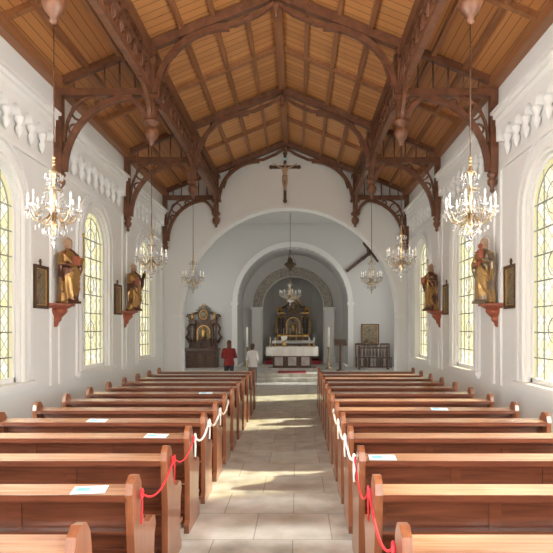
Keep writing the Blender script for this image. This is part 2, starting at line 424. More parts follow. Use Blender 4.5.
mb.box(-1.05,-.9,YB+.001,YB+.12,0,2.75);mb.box(.9,1.05,YB+.001,YB+.12,0,2.75);mb.box(-1.05,1.05,YB+.001,YB+.12,2.6,2.75)
mb.obj('door_1',[M_dark])

# friezes, pilasters
t=1
for mp_,sg in ((mapL,-1),(mapR,1)):
    mb=MB()
    def bar(u0,u1,z0,z1,d):
        a=mp_(u0,z0,-d);c=mp_(u1,z1,0)
        mb.box(min(a[0],c[0]),max(a[0],c[0]),u0,u1,z0,z1)
    for a,b in zip(TY[:-1],TY[1:]):
        a2=a+.30;b2=b-.30
        bar(a2,b2,6.02,6.10,.20);bar(a2,b2,6.10,6.15,.26);bar(a2,b2,5.90,6.02,.15)
        n=9;w=(b2-a2)/n
        for k in range(n):
            uc=a2+w*(k+.5);r=w*.35
            A=arcpts(uc,r,5.60,10);d=-.14
            A=[(uc-w/2,5.60)]+A+[(uc+w/2,5.60)]
            for p,q in zip(A[:-1],A[1:]):
                mb.add([mp_(p[0],p[1],d),mp_(q[0],q[1],d),mp_(q[0],5.92,d),mp_(p[0],5.92,d),mp_(p[0],p[1],0),mp_(q[0],q[1],0)],[(0,1,2,3),(0,1,5,4)])
            mb.lathe([(.01,-.34),(.045,-.27),(.07,-.18),(.035,-.12),(.085,-.02),(.09,.03)],mp_(uc-w/2,5.58,-.08),8)
        bar(a+.14,a+.24,0.9,5.15,.04);bar(b-.24,b-.14,.9,5.15,.04)
        bar(a+.24,b-.24,5.08,5.15,.04)
    mb.obj('trim_%d'%t,[M_trim]);t+=1
mb=MB()
for mp_ in (mapL,mapR):
    a=mp_(YB,0,-.04);b=mp_(YE,0,0);mb.box(min(a[0],b[0]),max(a[0],b[0]),YB,YE,0.001,.25)
mb.obj('baseboard_side',[M_chw])
mb=MB();band(mb,mapY(YE),AC,AR-.001,AR+.10,0.001,AZ,-.04,.0)
for s in (-1,1):
    x0=AC+s*AR; mb.box(min(x0-s*.06,x0+s*.3),max(x0-s*.06,x0+s*.3),YE-.06,YE-.001,AZ-.1,AZ+.02)
mb.obj('trim_%d'%t,[M_trim]);t+=1

# ---------------------------------------------------------------- chancel
CF=.3; TW=5.2; Y2=25.0; ZT=6.75
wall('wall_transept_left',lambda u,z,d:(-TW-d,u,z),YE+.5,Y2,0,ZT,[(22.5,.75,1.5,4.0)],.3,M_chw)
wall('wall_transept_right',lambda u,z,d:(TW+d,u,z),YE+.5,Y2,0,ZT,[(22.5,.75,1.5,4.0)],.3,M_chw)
window('window_%d'%i,lambda u,z,d:(-TW-d*.9,u,z),22.5,.75,1.5,4.0,M_fillT);i+=1  # hidden pair beyond the arch, added as chancel lighting
window('window_%d'%i,lambda u,z,d:(TW+d*.9,u,z),22.5,.75,1.5,4.0,M_fillT);i+=1
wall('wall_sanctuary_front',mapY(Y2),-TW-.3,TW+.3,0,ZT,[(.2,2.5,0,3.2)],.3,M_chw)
mb=MB();mb.box(-TW-.3,TW+.3,YE+.5,Y2+.3,ZT,ZT+.15)
for s in (-1,1):
    P=[(s*TW,YE+.5,ZT-.8)]+[(s*(TW-.8+.8*math.cos(a)),YE+.5,ZT-.8+.8*math.sin(a)) for a in [pi/2*k/6 for k in range(1,7)]]+[(s*TW,YE+.5,ZT)]
    mb.prism(P,(0,Y2-YE-.5,0))
mb.obj('ceiling_transept',[M_chw])
mb=MB();mb.box(-TW-.3,TW+.3,YE+.5,31,-.2,0.0)
mb.box(-TW,TW,YE+.9,Y2+.0,0.0,.15);mb.box(-TW,TW,YE+1.25,Y2,.15,CF);mb.box(-2.29,2.69,Y2,31,0,CF)
mb.obj('floor_chancel',[M_floor])
Y3=27.6
mb=MB();P=[(-2.3,CF)]+arcpts(.2,2.5,3.2,24)+[(2.7,CF)]
for a,b in zip(P[:-1],P[1:]): mb.add([(a[0],Y2+.3,a[1]),(b[0],Y2+.3,b[1]),(b[0],Y3,b[1]),(a[0],Y3,a[1])],[(0,1,2,3)])
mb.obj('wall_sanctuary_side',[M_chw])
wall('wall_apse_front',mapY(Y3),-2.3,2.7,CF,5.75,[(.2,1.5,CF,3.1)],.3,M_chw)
mb=MB();band(mb,mapY(Y3-.002),.2,1.55,2.0,3.1,3.1,-.04,0)
mb.obj('painted_arch_band',[M_orn])
mb=MB()
for s in (-1,1):
    x=.2+s*1.8
    mb.box(x-.3,x+.3,Y3-.25,Y3-.001,2.95,3.08);mb.box(x-.24,x+.24,Y3-.2,Y3-.001,CF,2.95);mb.box(x-.3,x+.3,Y3-.25,Y3-.001,CF,.6)
    x=.2+s*2.62
    mb.box(x-.16,x+.16,Y2-.12,Y2-.001,3.08,3.22);mb.box(x-.12,x+.12,Y2-.08,Y2-.001,CF,3.08)
band(mb,mapY(Y2),.2,2.5,2.72,3.22,3.22,-.05,-.001)
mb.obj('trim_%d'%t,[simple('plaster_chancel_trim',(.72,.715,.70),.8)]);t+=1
mb=MB()
for k in range(16):
    a=pi*k/16;b=pi*(k+1)/16
    pa=(.2+1.8*math.cos(a),Y3+.3+1.8*math.sin(a));pb=(.2+1.8*math.cos(b),Y3+.3+1.8*math.sin(b))
    mb.add([(*pa,CF),(*pb,CF),(*pb,5.2),(*pa,5.2)],[(0,1,2,3)],0,True)
mb.box(-1.7,2.1,Y3+.3,Y3+2.2,5.2,5.3)
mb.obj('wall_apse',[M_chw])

# altar retables
def column(mb,x,y,z0,z1,r,mat,mg):
    mb.lathe([(r*1.7,0),(r*1.7,.06),(r*1.2,.1)],(x,y,z0),12,mg)
    n=14;H=z1-z0-.22
    mb.lathe([(r*(1+.12*math.sin(k*1.6)),.1+H*k/n) for k in range(n+1)],(x,y,z0),12,mat)
    mb.lathe([(r,0),(r*1.3,.05),(r*1.8,.1),(r*1.8,.12)],(x,y,z1-.12),12,mg)
def retable(name,loc,W,H,mats,mensaW,mensaH,g2=1,fr=1):
    mb=MB();h=W/2
    mb.box(-mensaW/2,mensaW/2,-.75,0,.0,mensaH-.08,3);mb.box(-mensaW/2-.06,mensaW/2+.06,-.82,0,mensaH-.08,mensaH,3)
    mb.box(-mensaW/2-.07,mensaW/2+.07,-.83,-.3,mensaH,mensaH+.015,4);mb.box(-mensaW/2-.07,mensaW/2+.07,-.845,-.83,mensaH-.12,mensaH+.015,4)
    for k in range(3):
        x=(k-1)*mensaW/3.1;q=mensaW/8
        mb.box(x-q,x+q,-.77,-.75,.15,mensaH-.25,0)
        for (a,b,c,d) in ((x-q,x+q,.15,.17),(x-q,x+q,mensaH-.27,mensaH-.25),(x-q,x-q+.02,.15,mensaH-.25),(x+q-.02,x+q,.15,mensaH-.25)): mb.box(a,b,-.78,-.77,c,d,fr)
    z=mensaH
    mb.box(-h,h,-.3,0,z,z+.22,0);mb.box(-h-.05,h+.05,-.36,0,z+.22,z+.28,g2)
    z0=z+.28;z1=z0+H*.5
    mb.box(-h*.7,h*.7,-.12,0,z0,z1,0)
    hw=h*.42;P=[(-hw,-.14,z0+.08)]+[(u,-.14,zz) for u,zz in arcpts(0,hw,z1-hw-.1,12)]+[(hw,-.14,z0+.08)]
    mb.prism(P,(0,.03,0),2)
    band(mb,mapY(-.13),0,hw,hw+.04,z0+.06,z1-hw-.1,-.05,0,1,12)
    mb.loft([(z0+.1,.11,.07,0,-.2),(z0+.3,.09,.06,0,-.2),(z0+.5,.10,.06,0,-.2),(z0+.56,.03,.03,0,-.2)],12,1);mb.ball((0,-.2,z0+.62),.05,8,6,1)
    for s in (-1,1):
        for xx in (.66,.92):
            column(mb,s*h*xx,-.22,z0,z1,.05*W/1.4,0,fr)
        mb.box(s*h*.79-h*.22,s*h*.79+h*.22,-.32,0,z1,z1+.12,0)
        mb.box(s*h*.79-h*.26,s*h*.79+h*.26,-.36,0,z1+.12,z1+.17,g2)
        V=[(s*(h+(.13*(1-k/22))*math.cos(k*.5)),-.15,z1+.3+(.13*(1-k/22))*math.sin(k*.5)) for k in range(20)]
        mb.tube(V,[.035-.001*k for k in range(20)],6,g2)
        mb.tube([(s*h*.95,-.15,z1+.17),(s*h*.75,-.15,z1+.42),(s*h*.5,-.15,z1+.5),(s*h*.45,-.15,z1+H*.3)],[.07,.06,.05,.03],8,0)
        mb.tube([(s*(h+.03),-.1,z0),(s*(h+.16),-.1,z0+.25*H/2),(s*(h+.05),-.1,z0+.5*H/2),(s*(h+.12),-.1,z0+.75*H/2),(s*h,-.1,z1)],[.05,.06,.04,.05,.03],8,g2)
        mb.loft([(z1+.17,.07,.06,s*h*.8,-.2),(z1+.3,.055,.05,s*h*.8,-.2),(z1+.4,.065,.05,s*h*.8,-.2),(z1+.43,.02,.02,s*h*.8,-.2)],10,1)
        mb.ball((s*h*.8,-.2,z1+.47),.042,8,6,1)
    mb.box(-h,h,-.2,0,z1,z1+.1,0)
    zt=z0+H
    P=[(-h*.42,-.12,z1+.1),(-h*.42,-.12,z1+H*.25)]+[(u,-.12,zz) for u,zz in arcpts(0,h*.42,z1+H*.27,12)]+[(h*.42,-.12,z1+H*.25),(h*.42,-.12,z1+.1)]
    mb.prism(P,(0,.12,0),0)
    mb.ball((0,-.13,z1+H*.25),(h*.24,.04,h*.3),14,8,2)
    mb.tube([(h*.28*math.cos(a),-.14,z1+H*.25+h*.34*math.sin(a)) for a in [2*pi*k/16 for k in range(17)]],.022,6,1)
    mb.beam((0,-.1,zt-.12),(0,-.1,zt+.14),.03,.03,1);mb.beam((-.08,-.1,zt+.05),(.08,-.1,zt+.05),.03,.03,1)
    for k in range(14):
        a=pi*k/13;r0=h*.44;cz=z1+H*.27
        mb.beam((r0*math.cos(a),-.06,cz+r0*math.sin(a)),((r0+.1+.04*(k%2))*math.cos(a),-.06,cz+(r0+.1+.04*(k%2))*math.sin(a)),.02,.03,g2)
    for k in range(6):
        x=(k-2.5)*mensaW/6.2
        mb.lathe([(.06,0),(.06,.02),(.02,.06),(.03,.14),(.015,.2),(.02,.28),(.04,.32),(.04,.33)],(x,-.5,mensaH+.015),8,fr)
        mb.lathe([(.015,.33),(.015,.62),(.002,.64)],(x,-.5,mensaH+.015),8,4 if fr else 0)
    return mb.obj(name,mats,None,loc)
retable('side_altar',(-3.8,Y2-.01,CF),1.25,1.62,[M_dark,M_gold,M_paint,M_dark,M_dmarble],1.35,.85,0,0)
mb=MB();mb.box(-1.15,1.55,26.6,28.95,CF,CF+.15);mb.obj('altar_platform',[M_carpet])
retable('high_altar',(.2,28.75,CF+.15),1.55,2.0,[M_dark,M_gold,M_paint,M_dmarble,M_cloth],2.0,.95,1)
mb=MB()
mb.box(-.8,1.2,22.6,23.3,CF,CF+.1,0);mb.box(-.6,1.0,22.75,23.15,CF+.1,CF+.85,1);mb.box(-.85,1.25,22.55,23.35,CF+.85,CF+.95,0)
mb.box(-.87,1.27,22.5,23.37,CF+.95,CF+.965,2)
n=40
for k in range(n):
    x0=-.87+2.14*k/n;x1=-.87+2.14*(k+1)/n
    mb.add([(x0,22.51+.01*math.sin(k),CF+.965),(x1,22.51+.01*math.sin(k+1),CF+.965),(x1,22.5+.02*math.sin(k+1),CF+.60),(x0,22.5+.02*math.sin(k),CF+.60)],[(0,1,2,3)],2)
for k,x in enumerate((-.35,.2,.75)):
    mb.box(x-.17,x+.17,22.72,22.75,CF+.2,CF+.55,0)
for x in (-.7,-.5,.9,1.1):
    mb.lathe([(.05,0),(.015,.05),(.02,.12),(.035,.15)],(x,22.8,CF+.965),8,3);mb.lathe([(.018,.15),(.018,.38),(.002,.4)],(x,22.8,CF+.965),8,4)
mb.lathe([(.07,0),(.1,.1),(.06,.2),(.08,.24)],(-.15,22.9,CF+.965),10,3)
for k in range(18):
    a=random.random()*6.28;r=random.random()*.14
    mb.ball((-.15+r*math.cos(a),22.9+r*math.sin(a),CF+.965+.28+random.random()*.14),.045,6,5,4)
mb.obj('altar_table',[M_marble,M_dark,M_cloth,M_gold,M_candle])
mb=MB();mb.box(-.35,.75,21.2,22.4,CF,CF+.012);mb.obj('carpet_runner',[M_carpet])
mb=MB();mb.lathe([(.18,0),(.18,.04),(.05,.08),(.05,1.05),(.08,1.1)],(0,0,0),10)
mb.prism([(-.25,-.2,1.05),(.25,-.2,1.05),(.25,.2,1.25),(-.25,.2,1.25)],(0,0,.03));mb.box(-.25,.25,-.22,-.2,1.04,1.12)
mb.obj('lectern',[M_dark],None,(2.15,22.3,CF))
mb=MB();mb.lathe([(.16,0),(.16,.04),(.03,.1),(.045,.4),(.025,.5),(.03,.85),(.09,.9),(.09,.93)],(0,0,0),12,0);mb.lathe([(.04,.93),(.04,1.75),(.003,1.8)],(0,0,0),10,1)
cm=mb.mesh('paschal_candle',[M_brass,M_candle]);put(cm,'paschal_candle',(1.75,23.6,CF));put(cm,'paschal_candle',(-1.75,23.9,CF))
def chair():
    mb=MB()
    for x in (-.2,.2):
        mb.box(x-.02,x+.02,-.2,-.16,0,.45);mb.ribbon([(x,.2,0),(x,.2,.45),(x,.24,.75),(x,.3,1.05)],(1,0,0),.04,.04)
    mb.box(-.23,.23,-.23,.22,.43,.47)
    mb.beam((-.2,.3,1.03),(.2,.3,1.03),.04,.08)
    for k in range(5): mb.beam((-.14+.07*k,.21,.5),(-.14+.07*k,.29,1.0),.02,.02)
    for x in (-.2,.2): mb.beam((x,-.18,.2),(x,.2,.2),.02,.03,0,(1,0,0))
    return mb.mesh('wooden_chair',[M_dark])
chm=chair()
put(chm,'wooden_chair',(3.2,24.3,CF));put(chm,'wooden_chair',(3.75,24.3,CF));put(chm,'wooden_chair',(4.3,24.3,CF))
mb=MB();mb.box(-.6,.6,-.03,.03,.88,.94);mb.box(-.6,.6,-.03,.03,.08,.14)
for k in range(9):
    x=-.54+k*.135;mb.lathe([(.012,.14),(.025,.3),(.01,.5),(.025,.7),(.012,.88)],(x,0,0),6)
for x in (-.6,.6): mb.box(x-.04,x+.04,-.04,.04,0,1.0)
mb.obj('altar_railing',[M_dark],None,(3.6,23.2,CF))
def picture(w,h,cross=False):
    mb=MB();f=.06
    mb.box(-w/2+f,w/2-f,-.03,-.003,-h/2+f,h/2-f,1)
    mb.box(-w/2,w/2,-.06,-.003,h/2-f,h/2);mb.box(-w/2,w/2,-.06,-.003,-h/2,-h/2+f)
    mb.box(-w/2,-w/2+f,-.06,-.003,-h/2+f,h/2-f);mb.box(w/2-f,w/2,-.06,-.003,-h/2+f,h/2-f)
    g=f;mb.box(-w/2+g,w/2-g,-.045,-.03,h/2-g-.015,h/2-g,2);mb.box(-w/2+g,w/2-g,-.045,-.03,-h/2+g,-h/2+g+.015,2)
    mb.box(-w/2+g,-w/2+g+.015,-.045,-.03,-h/2+g,h/2-g,2);mb.box(w/2-g-.015,w/2-g,-.045,-.03,-h/2+g,h/2-g,2)
    if cross:
        mb.box(-.012,.012,-.04,-.01,h/2,h/2+.12);mb.box(-.04,.04,-.04,-.01,h/2+.06,h/2+.08)
    return mb.mesh('framed_painting',[M_dark,M_paint,M_gold])
put(picture(.8,.95),'framed_painting',(3.7,Y2-.003,1.75))
pm=picture(.56,.80,True)
for (x,y,r) in ((-HW,10.27,pi/2),(-HW,14.66,pi/2),(HW,10.2,-pi/2),(HW,14.6,-pi/2)):
    put(pm,'framed_painting',(x,y,2.78),r)
def corpus(mb,s,mat):
    P=lambda x,y,z:(x*s,y*s,z*s)
    mb.loft([( .0*s,.075*s,.05*s,0,-.07*s),(.12*s,.085*s,.06*s,0,-.07*s),(.26*s,.12*s,.065*s,0,-.07*s),(.36*s,.11*s,.05*s,0,-.07*s),(.39*s,.035*s,.035*s,0,-.07*s)],12,mat)
    mb.ball(P(.02,-.1,.47),(.055*s,.06*s,.075*s),10,8,mat)
    for g in (-1,1):
        mb.tube([P(g*.1,-.07,.34),P(g*.28,-.06,.42),P(g*.46,-.05,.52)],[.038*s,.03*s,.02*s],8,mat)
        mb.ball(P(g*.49,-.05,.53),(.03*s,.015*s,.03*s),8,6,mat)
        mb.tube([P(g*.05,-.07,.04),P(g*.07,-.13,-.24),P(g*.02,-.06,-.52),P(g*.02,-.1,-.6)],[.06*s,.048*s,.03*s,.02*s],8,mat)
    mb.loft([(-.12*s,.1*s,.075*s,0,-.08*s),(.03*s,.085*s,.06*s,0,-.07*s)],12,mat,.1)
mb=MB();mb.box(-.05,.05,-.06,-.002,-.85,.85,0);mb.box(-.5,.5,-.06,-.002,.32,.42,0);mb.box(-.09,.09,-.07,-.06,.6,.7,2)
for (x,z) in ((-.5,.37),(.5,.37),(0,.85),(0,-.85)): mb.ball((x,-.035,z),(.075,.03,.075),8,6,0)
mb2=MB();corpus(mb2,.85,0)
e=put(mb.mesh('wall_crucifix',[M_dark,M_gold,M_paper]),'wall_crucifix',(-.03,YE,7.45))
c=mb2.obj('corpus',[simple('corpus_paint',(.62,.42,.28),.5)],e,(0,-.02,.02));
mb=MB();mb.box(-.07,.07,-.09,-.004,-1.05,1.05,0);mb.box(-.55,.55,-.09,-.004,.3,.43,0)
mb3=MB();corpus(mb3,.7,0)
e=put(mb.mesh('leaning_cross',[M_dark]),'leaning_cross',(3.45,Y2-.01,5.25));e.rotation_euler=(0,math.radians(52),0)
mb3.obj('corpus',[M_dark],e,(0,-.03,.0))

# ---------------------------------------------------------------- pews
ZP=.93
def pew(L,name):
    mb=MB()
    prof=[(-.14,0),(-.14,.07),(-.10,.12),(-.10,.55),(-.13,.80),(-.15,.93),(-.13,1.0),(-.07,1.04),(.0,1.03),(.05,.97),(.07,.88),(.09,.74),(.14,.66),(.24,.63),(.36,.64),(.42,.61),(.44,.55),(.40,.48),(.38,.30),(.40,.12),(.44,.07),(.44,0)]
    for x in (0,L-.05):
        mb.prism([(x,y,z) for y,z in prof],(.05,0,0),1)
    a=.05;b=L-.05
    mb.box(a,b,-.02,.02,.84,ZP-.02,0);mb.box(a,b,-.02,.02,.46,.54,0);mb.box(a,b,-.005,.012,.54,.84,0)
    n=max(2,round(L/.8))
    for k in range(n+1):
        x=a+(b-a)*k/n;x0=max(a,x-.04);x1=min(b,x+.04);mb.box(x0,x1,-.018,.018,.54,.84,0)
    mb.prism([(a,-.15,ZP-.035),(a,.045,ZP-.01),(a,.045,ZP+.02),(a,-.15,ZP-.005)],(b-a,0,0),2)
    mb.box(a,b,-.16,-.15,ZP-.04,ZP+.005,0)
    mb.box(a,b,-.1,-.02,.66,.68,0)
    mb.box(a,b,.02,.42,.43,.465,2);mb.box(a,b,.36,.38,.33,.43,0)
    mb.box(a,b,-.01,.01,.05,.44,0)
    mb.box(a,b,.05,.07,.1,.2,0)
    for k in range(1,n):
        x=a+(b-a)*k/n;mb.box(x-.02,x+.02,.0,.36,0,.43,0)
    mb.box(a,b,-.36,-.20,.16,.19,1)
    for x in (a+.02,L/2,b-.06): mb.box(x,x+.04,-.36,-.01,.10,.16,0);
    for x in (a+.02,L/2,b-.06): mb.box(x,x+.04,-.34,-.28,.0,.10,0)
    return mb.mesh(name,[M_pew,M_pewend,M_pewlit])
LX0,LX1,RX0,RX1=-3.05,-.64,.92,3.32
pl=pew(LX1-LX0,'church_pew');pr=pew(RX1-RX0,'church_pew')
PY=[1.86+.92*k for k in range(14)]
for y in PY:
    put(pl,'church_pew',(LX0,y,0));put(pr,'church_pew',(RX0,y,0))
def cord(y0,y1,x,sag,mat,name,z=.9,r=.012):
    mb=MB();P=[]
    for k in range(13):
        t=k/12;P.append((x,y0+(y1-y0)*t,z-sag*4*t*(1-t)))
    mb.tube(P,r,6)
    for yy in (y0,y1):
        mb.tube([(x+.0,yy+.03*math.cos(a),z+.03*math.sin(a)) for a in [2*pi*k/10 for k in range(11)]],r,6)
    mb.tube([(x,y0,z),(x,y0+.01,z-.1),(x,y0-.01,z-.2)],r*.9,6)
    mb.obj(name,[mat])
xl=LX1+.018;xr=RX0-.018
cord(PY[2],PY[3],xl,.12,M_red,'barrier_ribbon',r=.008);cord(PY[3]+.06,PY[4],xl,.1,M_red,'barrier_ribbon',r=.007)
cord(PY[1],PY[2],xr,.14,M_red,'barrier_ribbon',r=.008);cord(PY[2]+.06,PY[3],xr,.16,M_red,'barrier_ribbon',r=.007)
for k in (4,5,6): cord(PY[k]+.09,PY[k+1],xl,.1,M_white,'barrier_rope',r=.012)
for k in (3,4,5): cord(PY[k]+.09,PY[k+1],xr,.08,M_white,'barrier_rope',r=.012)
for (x,k) in ((-.95,2),(-.98,4),(1.12,3),(2.3,6),(-1.1,8),(-1.9,5)):
    mb=MB();M=Matrix.Translation((x,PY[k]-.055,ZP+.0105))@Matrix.Rotation(math.atan2(.025,.195),4,'X')@Matrix.Rotation(random.uniform(-.1,.1),4,'Z')
    mb.box(-.11,.11,-.06,.06,-.001,.001,0,M);mb.box(-.085,.0,-.02,.035,.001,.0018,1,M)
    mb.obj('paper_label',[M_paper,M_blue])

# ---------------------------------------------------------------- chandeliers
def chandelier(R=.28,H=1.0,arms=8,chain=1.6):
    mb=MB()
    mb.lathe([(.01,.14),(.03,.17),(.02,.22),(.05,.28),(.02,.34),(.03,.45),(.015,.55),(.035,.62),(.015,.7),(.02,.85),(.05,.9),(.02,.95),(.01,1.0)],(0,0,0),10,1)
    def strand(p,q,n,r,sag=0):
        for k in range(n+1):
            t=k/n;c=[p[j]+(q[j]-p[j])*t for j in range(3)];c[2]-=sag*4*t*(1-t)
            mb.gem(c,r,r*1.3,0)
    for k in range(14):
        a=2*pi*k/14;c,s=math.cos(a),math.sin(a)
        strand((.06*c,.06*s,.90),(.17*c,.17*s,.46),10,.010,.07)
        strand((.17*c,.17*s,.44),(.03*c,.03*s,.13),8,.012,.05)
    for r,z in ((.17,.45),(.12,.27),(.07,.90),(.09,.70)):
        mb.tube([(r*math.cos(a),r*math.sin(a),z) for a in [2*pi*k/20 for k in range(21)]],.006,5,1)
    mb.gem((0,0,.07),.035,.07,0);mb.ball((0,0,.13),.03,8,6,0)
    for k in range(10):
        a=2*pi*k/10
        mb.gem((.1*math.cos(a),.1*math.sin(a),.86),.014,.05,0);mb.gem((.12*math.cos(a),.12*math.sin(a),.2),.016,.05,0)
    for k in range(arms):
        a=2*pi*k/arms+.2;c,s=math.cos(a),math.sin(a)
        prof=[(.03,.42),(.1,.34),(.55*R,.31),(.78*R,.34),(.92*R,.42),(R,.46)]
        mb.tube([(r*c,r*s,z) for r,z in prof],.010,6,1)
        mb.lathe([(.01,0),(.04,.02),(.045,.035)],(R*c,R*s,.45),10,0)
        mb.lathe([(.012,.03),(.012,.13)],(R*c,R*s,.45),8,2)
        mb.lathe([(.006,.13),(.013,.15),(.009,.18),(.001,.20)],(R*c,R*s,.45),8,3)
        for j in range(4):
            b=2*pi*j/4;mb.gem((R*c+.035*math.cos(b),R*s+.035*math.sin(b),.42),.010,.035,0)
        mb.gem((.2*c,.2*s,.25),.012,.045,0);mb.gem((R*c,R*s,.38),.014,.045,0)
        a2=a+2*pi/arms
        strand((R*c,R*s,.45),(R*math.cos(a2),R*math.sin(a2),.45),7,.008,.06)
        strand((.05*c,.05*s,.78),(R*c,R*s,.47),9,.008,.08)
    mb.tube([(0,0,1.0),(0,0,1.0+chain)],.009,6,4)
    for z in (1.0,1.04,1.08): mb.ball((0,0,z),.022,8,6,1)
    return mb.mesh('crystal_chandelier',[M_cryst,M_brass,M_candle,M_bulb,M_dark])
cm=chandelier(chain=5.62-2.95-1.0+.02)
for y in TY[1:6]:
    for s in (-1,1):
        put(cm,'crystal_chandelier',(s*2.47,y,2.95),random.random())
cm2=chandelier(R=.42,chain=.41)
e=put(cm2,'crystal_chandelier',(.12,22.6,2.95))
mb=MB()
mb.lathe([(.02,-.25),(.06,-.22),(.05,-.16),(.2,-.05),(.26,.02),(.24,.05),(.1,.14),(.12,.2),(.04,.3),(.02,.34)],(0,0,0),16,0)
for k in range(3):
    a=2*pi*k/3;mb.tube([(.24*math.cos(a),.24*math.sin(a),.04),(.02*math.cos(a),.02*math.sin(a),.6)],.008,5,0)
mb.tube([(0,0,.3),(0,0,ZT-4.62)],.01,6,0)
mb.obj('sanctuary_lamp',[simple('aged_bronze',(.10,.07,.04),.4,.8)],None,(.12,22.6,4.62))

# ---------------------------------------------------------------- statues
def statue_mat(name,robe,robe2,skin,zh):
    m,nt,b=new(name)
    tc=N(nt,'ShaderNodeTexCoord');sp=N(nt,'ShaderNodeSeparateXYZ');nt.links.new(tc.outputs['Object'],sp.inputs[0])
    no=N(nt,'ShaderNodeTexNoise');no.inputs['Scale'].default_value=3;nt.links.new(tc.outputs['Object'],no.inputs['Vector'])
    cr=N(nt,'ShaderNodeValToRGB');cr.color_ramp.interpolation='CONSTANT';cr.color_ramp.elements[0].color=(*robe,1);cr.color_ramp.elements[1].color=(*robe2,1);cr.color_ramp.elements[1].position=.52
    nt.links.new(no.outputs['Fac'],cr.inputs[0])
    g=N(nt,'ShaderNodeMath',operation='GREATER_THAN');g.inputs[1].default_value=zh;nt.links.new(sp.outputs[2],g.inputs[0])
    mx=N(nt,'ShaderNodeMixRGB');nt.links.new(g.outputs[0],mx.inputs[0]);nt.links.new(cr.outputs[0],mx.inputs[1]);mx.inputs[2].default_value=(*skin,1)
    nt.links.new(mx.outputs[0],b.inputs['Base Color']);b.inputs['Roughness'].default_value=.35
    iv=N(nt,'ShaderNodeMath',operation='SUBTRACT');iv.inputs[0].default_value=.6;nt.links.new(g.outputs[0],iv.inputs[1]);iv.use_clamp=True
    nt.links.new(iv.outputs[0],b.inputs['Metallic']);return m
def hand(mb,p,d,up,s,mat=0):
    p=Vector(p);d=Vector(d).normalized();up=Vector(up);up=(up-d*up.dot(d)).normalized();sd=d.cross(up)
    mb.tube([p,p+d*.045*s,p+d*.085*s],[.026*s,.036*s,.032*s],8,mat)
    for k,L in enumerate((.065,.075,.07,.055)):
        b=p+d*.08*s+sd*((k-1.5)*.019*s)
        mb.tube([b,b+d*L*.5*s+up*.006*s,b+d*L*.85*s+up*.025*s],[.011*s,.010*s,.008*s],6,mat)
    b=p+d*.03*s+sd*-.03*s
    mb.tube([b,b+d*.03*s-sd*.025*s,b+d*.06*s-sd*.028*s+up*.01*s],[.013*s,.011*s,.009*s],6,mat)
def statue(loc,rz,kind,mat):
    e=empty('saint_statue',loc,rz)
    mb=MB()
    hip=.02 if kind%2 else -.02
    secs=[(0,.17,.14,0,0),(.05,.19,.155,0,0),(.3,.165,.14,hip,0),(.55,.16,.135,hip*1.5,0),(.72,.155,.125,hip,0),(.82,.15,.115,0,0),(.93,.17,.12,0,0),(1.01,.175,.10,0,0),(1.05,.12,.08,0,0),(1.08,.05,.05,0,-.005),(1.13,.045,.045,0,-.01)]
    mb.loft(secs,36,0,.14,8)
    for k in range(4):
        mb.tube([(-.16,-.05+.01*k,.97-.06*k),(-.02,-.14,.80-.09*k),(.14,-.11,.60-.10*k),(.19,.0,.46-.12*k)],[.025,.04,.045,.03],8)
    mb.loft([(.02,.17,.08,.03,.07),(.5,.19,.07,0,.07),(.9,.19,.06,0,.05),(1.02,.14,.04,0,.03)],20,0,.14,5)
    mb.ball((0,-.015,1.205),(.062,.075,.085),14,10);mb.ball((0,-.05,1.16),(.035,.035,.04),8,6)
    mb.ball((0,-.093,1.195),(.011,.018,.018),6,5)
    if kind!=2: mb.ball((0,-.055,1.13),(.04,.04,.06),8,6)
    mb.ball((0,.015,1.22),(.073,.075,.085),12,8);mb.ball((0,.04,1.12),(.065,.045,.08),10,7)
    if kind in (0,2):
        A=[(.16,0,.98),(.24,-.03,.78),(.14,-.19,.84)];B=[(-.16,0,.98),(-.22,-.04,.77),(-.08,-.2,.74)]
    else:
        A=[(.16,0,.98),(.26,-.06,.84),(.24,-.16,1.05)];B=[(-.16,0,.98),(-.23,-.04,.76),(-.12,-.19,.72)]
    for P in (A,B):
        mb.tube(P,[.068,.065,.05],10)
        mb.tube([P[1],Vector(P[1])+Vector((0,.0,-.12)),Vector(P[1])+Vector((0,.02,-.25))],[.06,.05,.015],8)
        d=Vector(P[2])-Vector(P[1]);hand(mb,P[2],d,(0,0,1),.95)
    mb.box(-.17,.17,-.17,.15,-.0,.05)
    o=mb.obj('figure',[mat],e);fuse(o,.011,3)
    mb=MB()
    if kind==0:
        mb.tube([(.17,-.24,.1),(.15,-.25,1.35)],.012,8,0);mb.ball((.15,-.25,1.37),.03,8,6,0)
        mb.box(-.1,.06,-.27,-.23,.74,.92,1)
    elif kind==1:
        mb.tube([(.25,-.2,.15),(.24,-.22,1.3)],.012,8,0);mb.beam((.14,-.22,1.17),(.34,-.22,1.17),.03,.025,0)
        mb.box(-.2,-.05,-.27,-.23,.70,.86,1)
    else:
        mb.loft([(.82,.06,.05,.1,-.2),(.95,.07,.055,.1,-.2),(1.04,.06,.045,.1,-.2),(1.06,.02,.02,.1,-.2)],12,1);mb.ball((.1,-.21,1.11),(.045,.048,.055),10,7,1)
        mb.tube([(.06,-.2,1.02),(.0,-.26,.98)],[.02,.012],6,1);mb.tube([(.14,-.2,1.02),(.19,-.27,1.04)],[.02,.012],6,1)
        mb.tube([(.08,-.22,.84),(.06,-.3,.72)],[.03,.018],6,1);mb.tube([(.13,-.22,.84),(.13,-.3,.72)],[.03,.018],6,1)
    mb.tube([(.1*math.cos(a),.06,1.24+.1*math.sin(a)) for a in [2*pi*k/20 for k in range(21)]],.006,5,0)
    mb.obj('attribute',[M_gold,M_corb],e)
    return e
SM1=statue_mat('statue_gilt',(.36,.20,.07),(.12,.05,.03),(.38,.23,.14),1.085)
SM2=statue_mat('statue_gilt_pale',(.46,.28,.11),(.26,.20,.14),(.5,.33,.22),1.085)
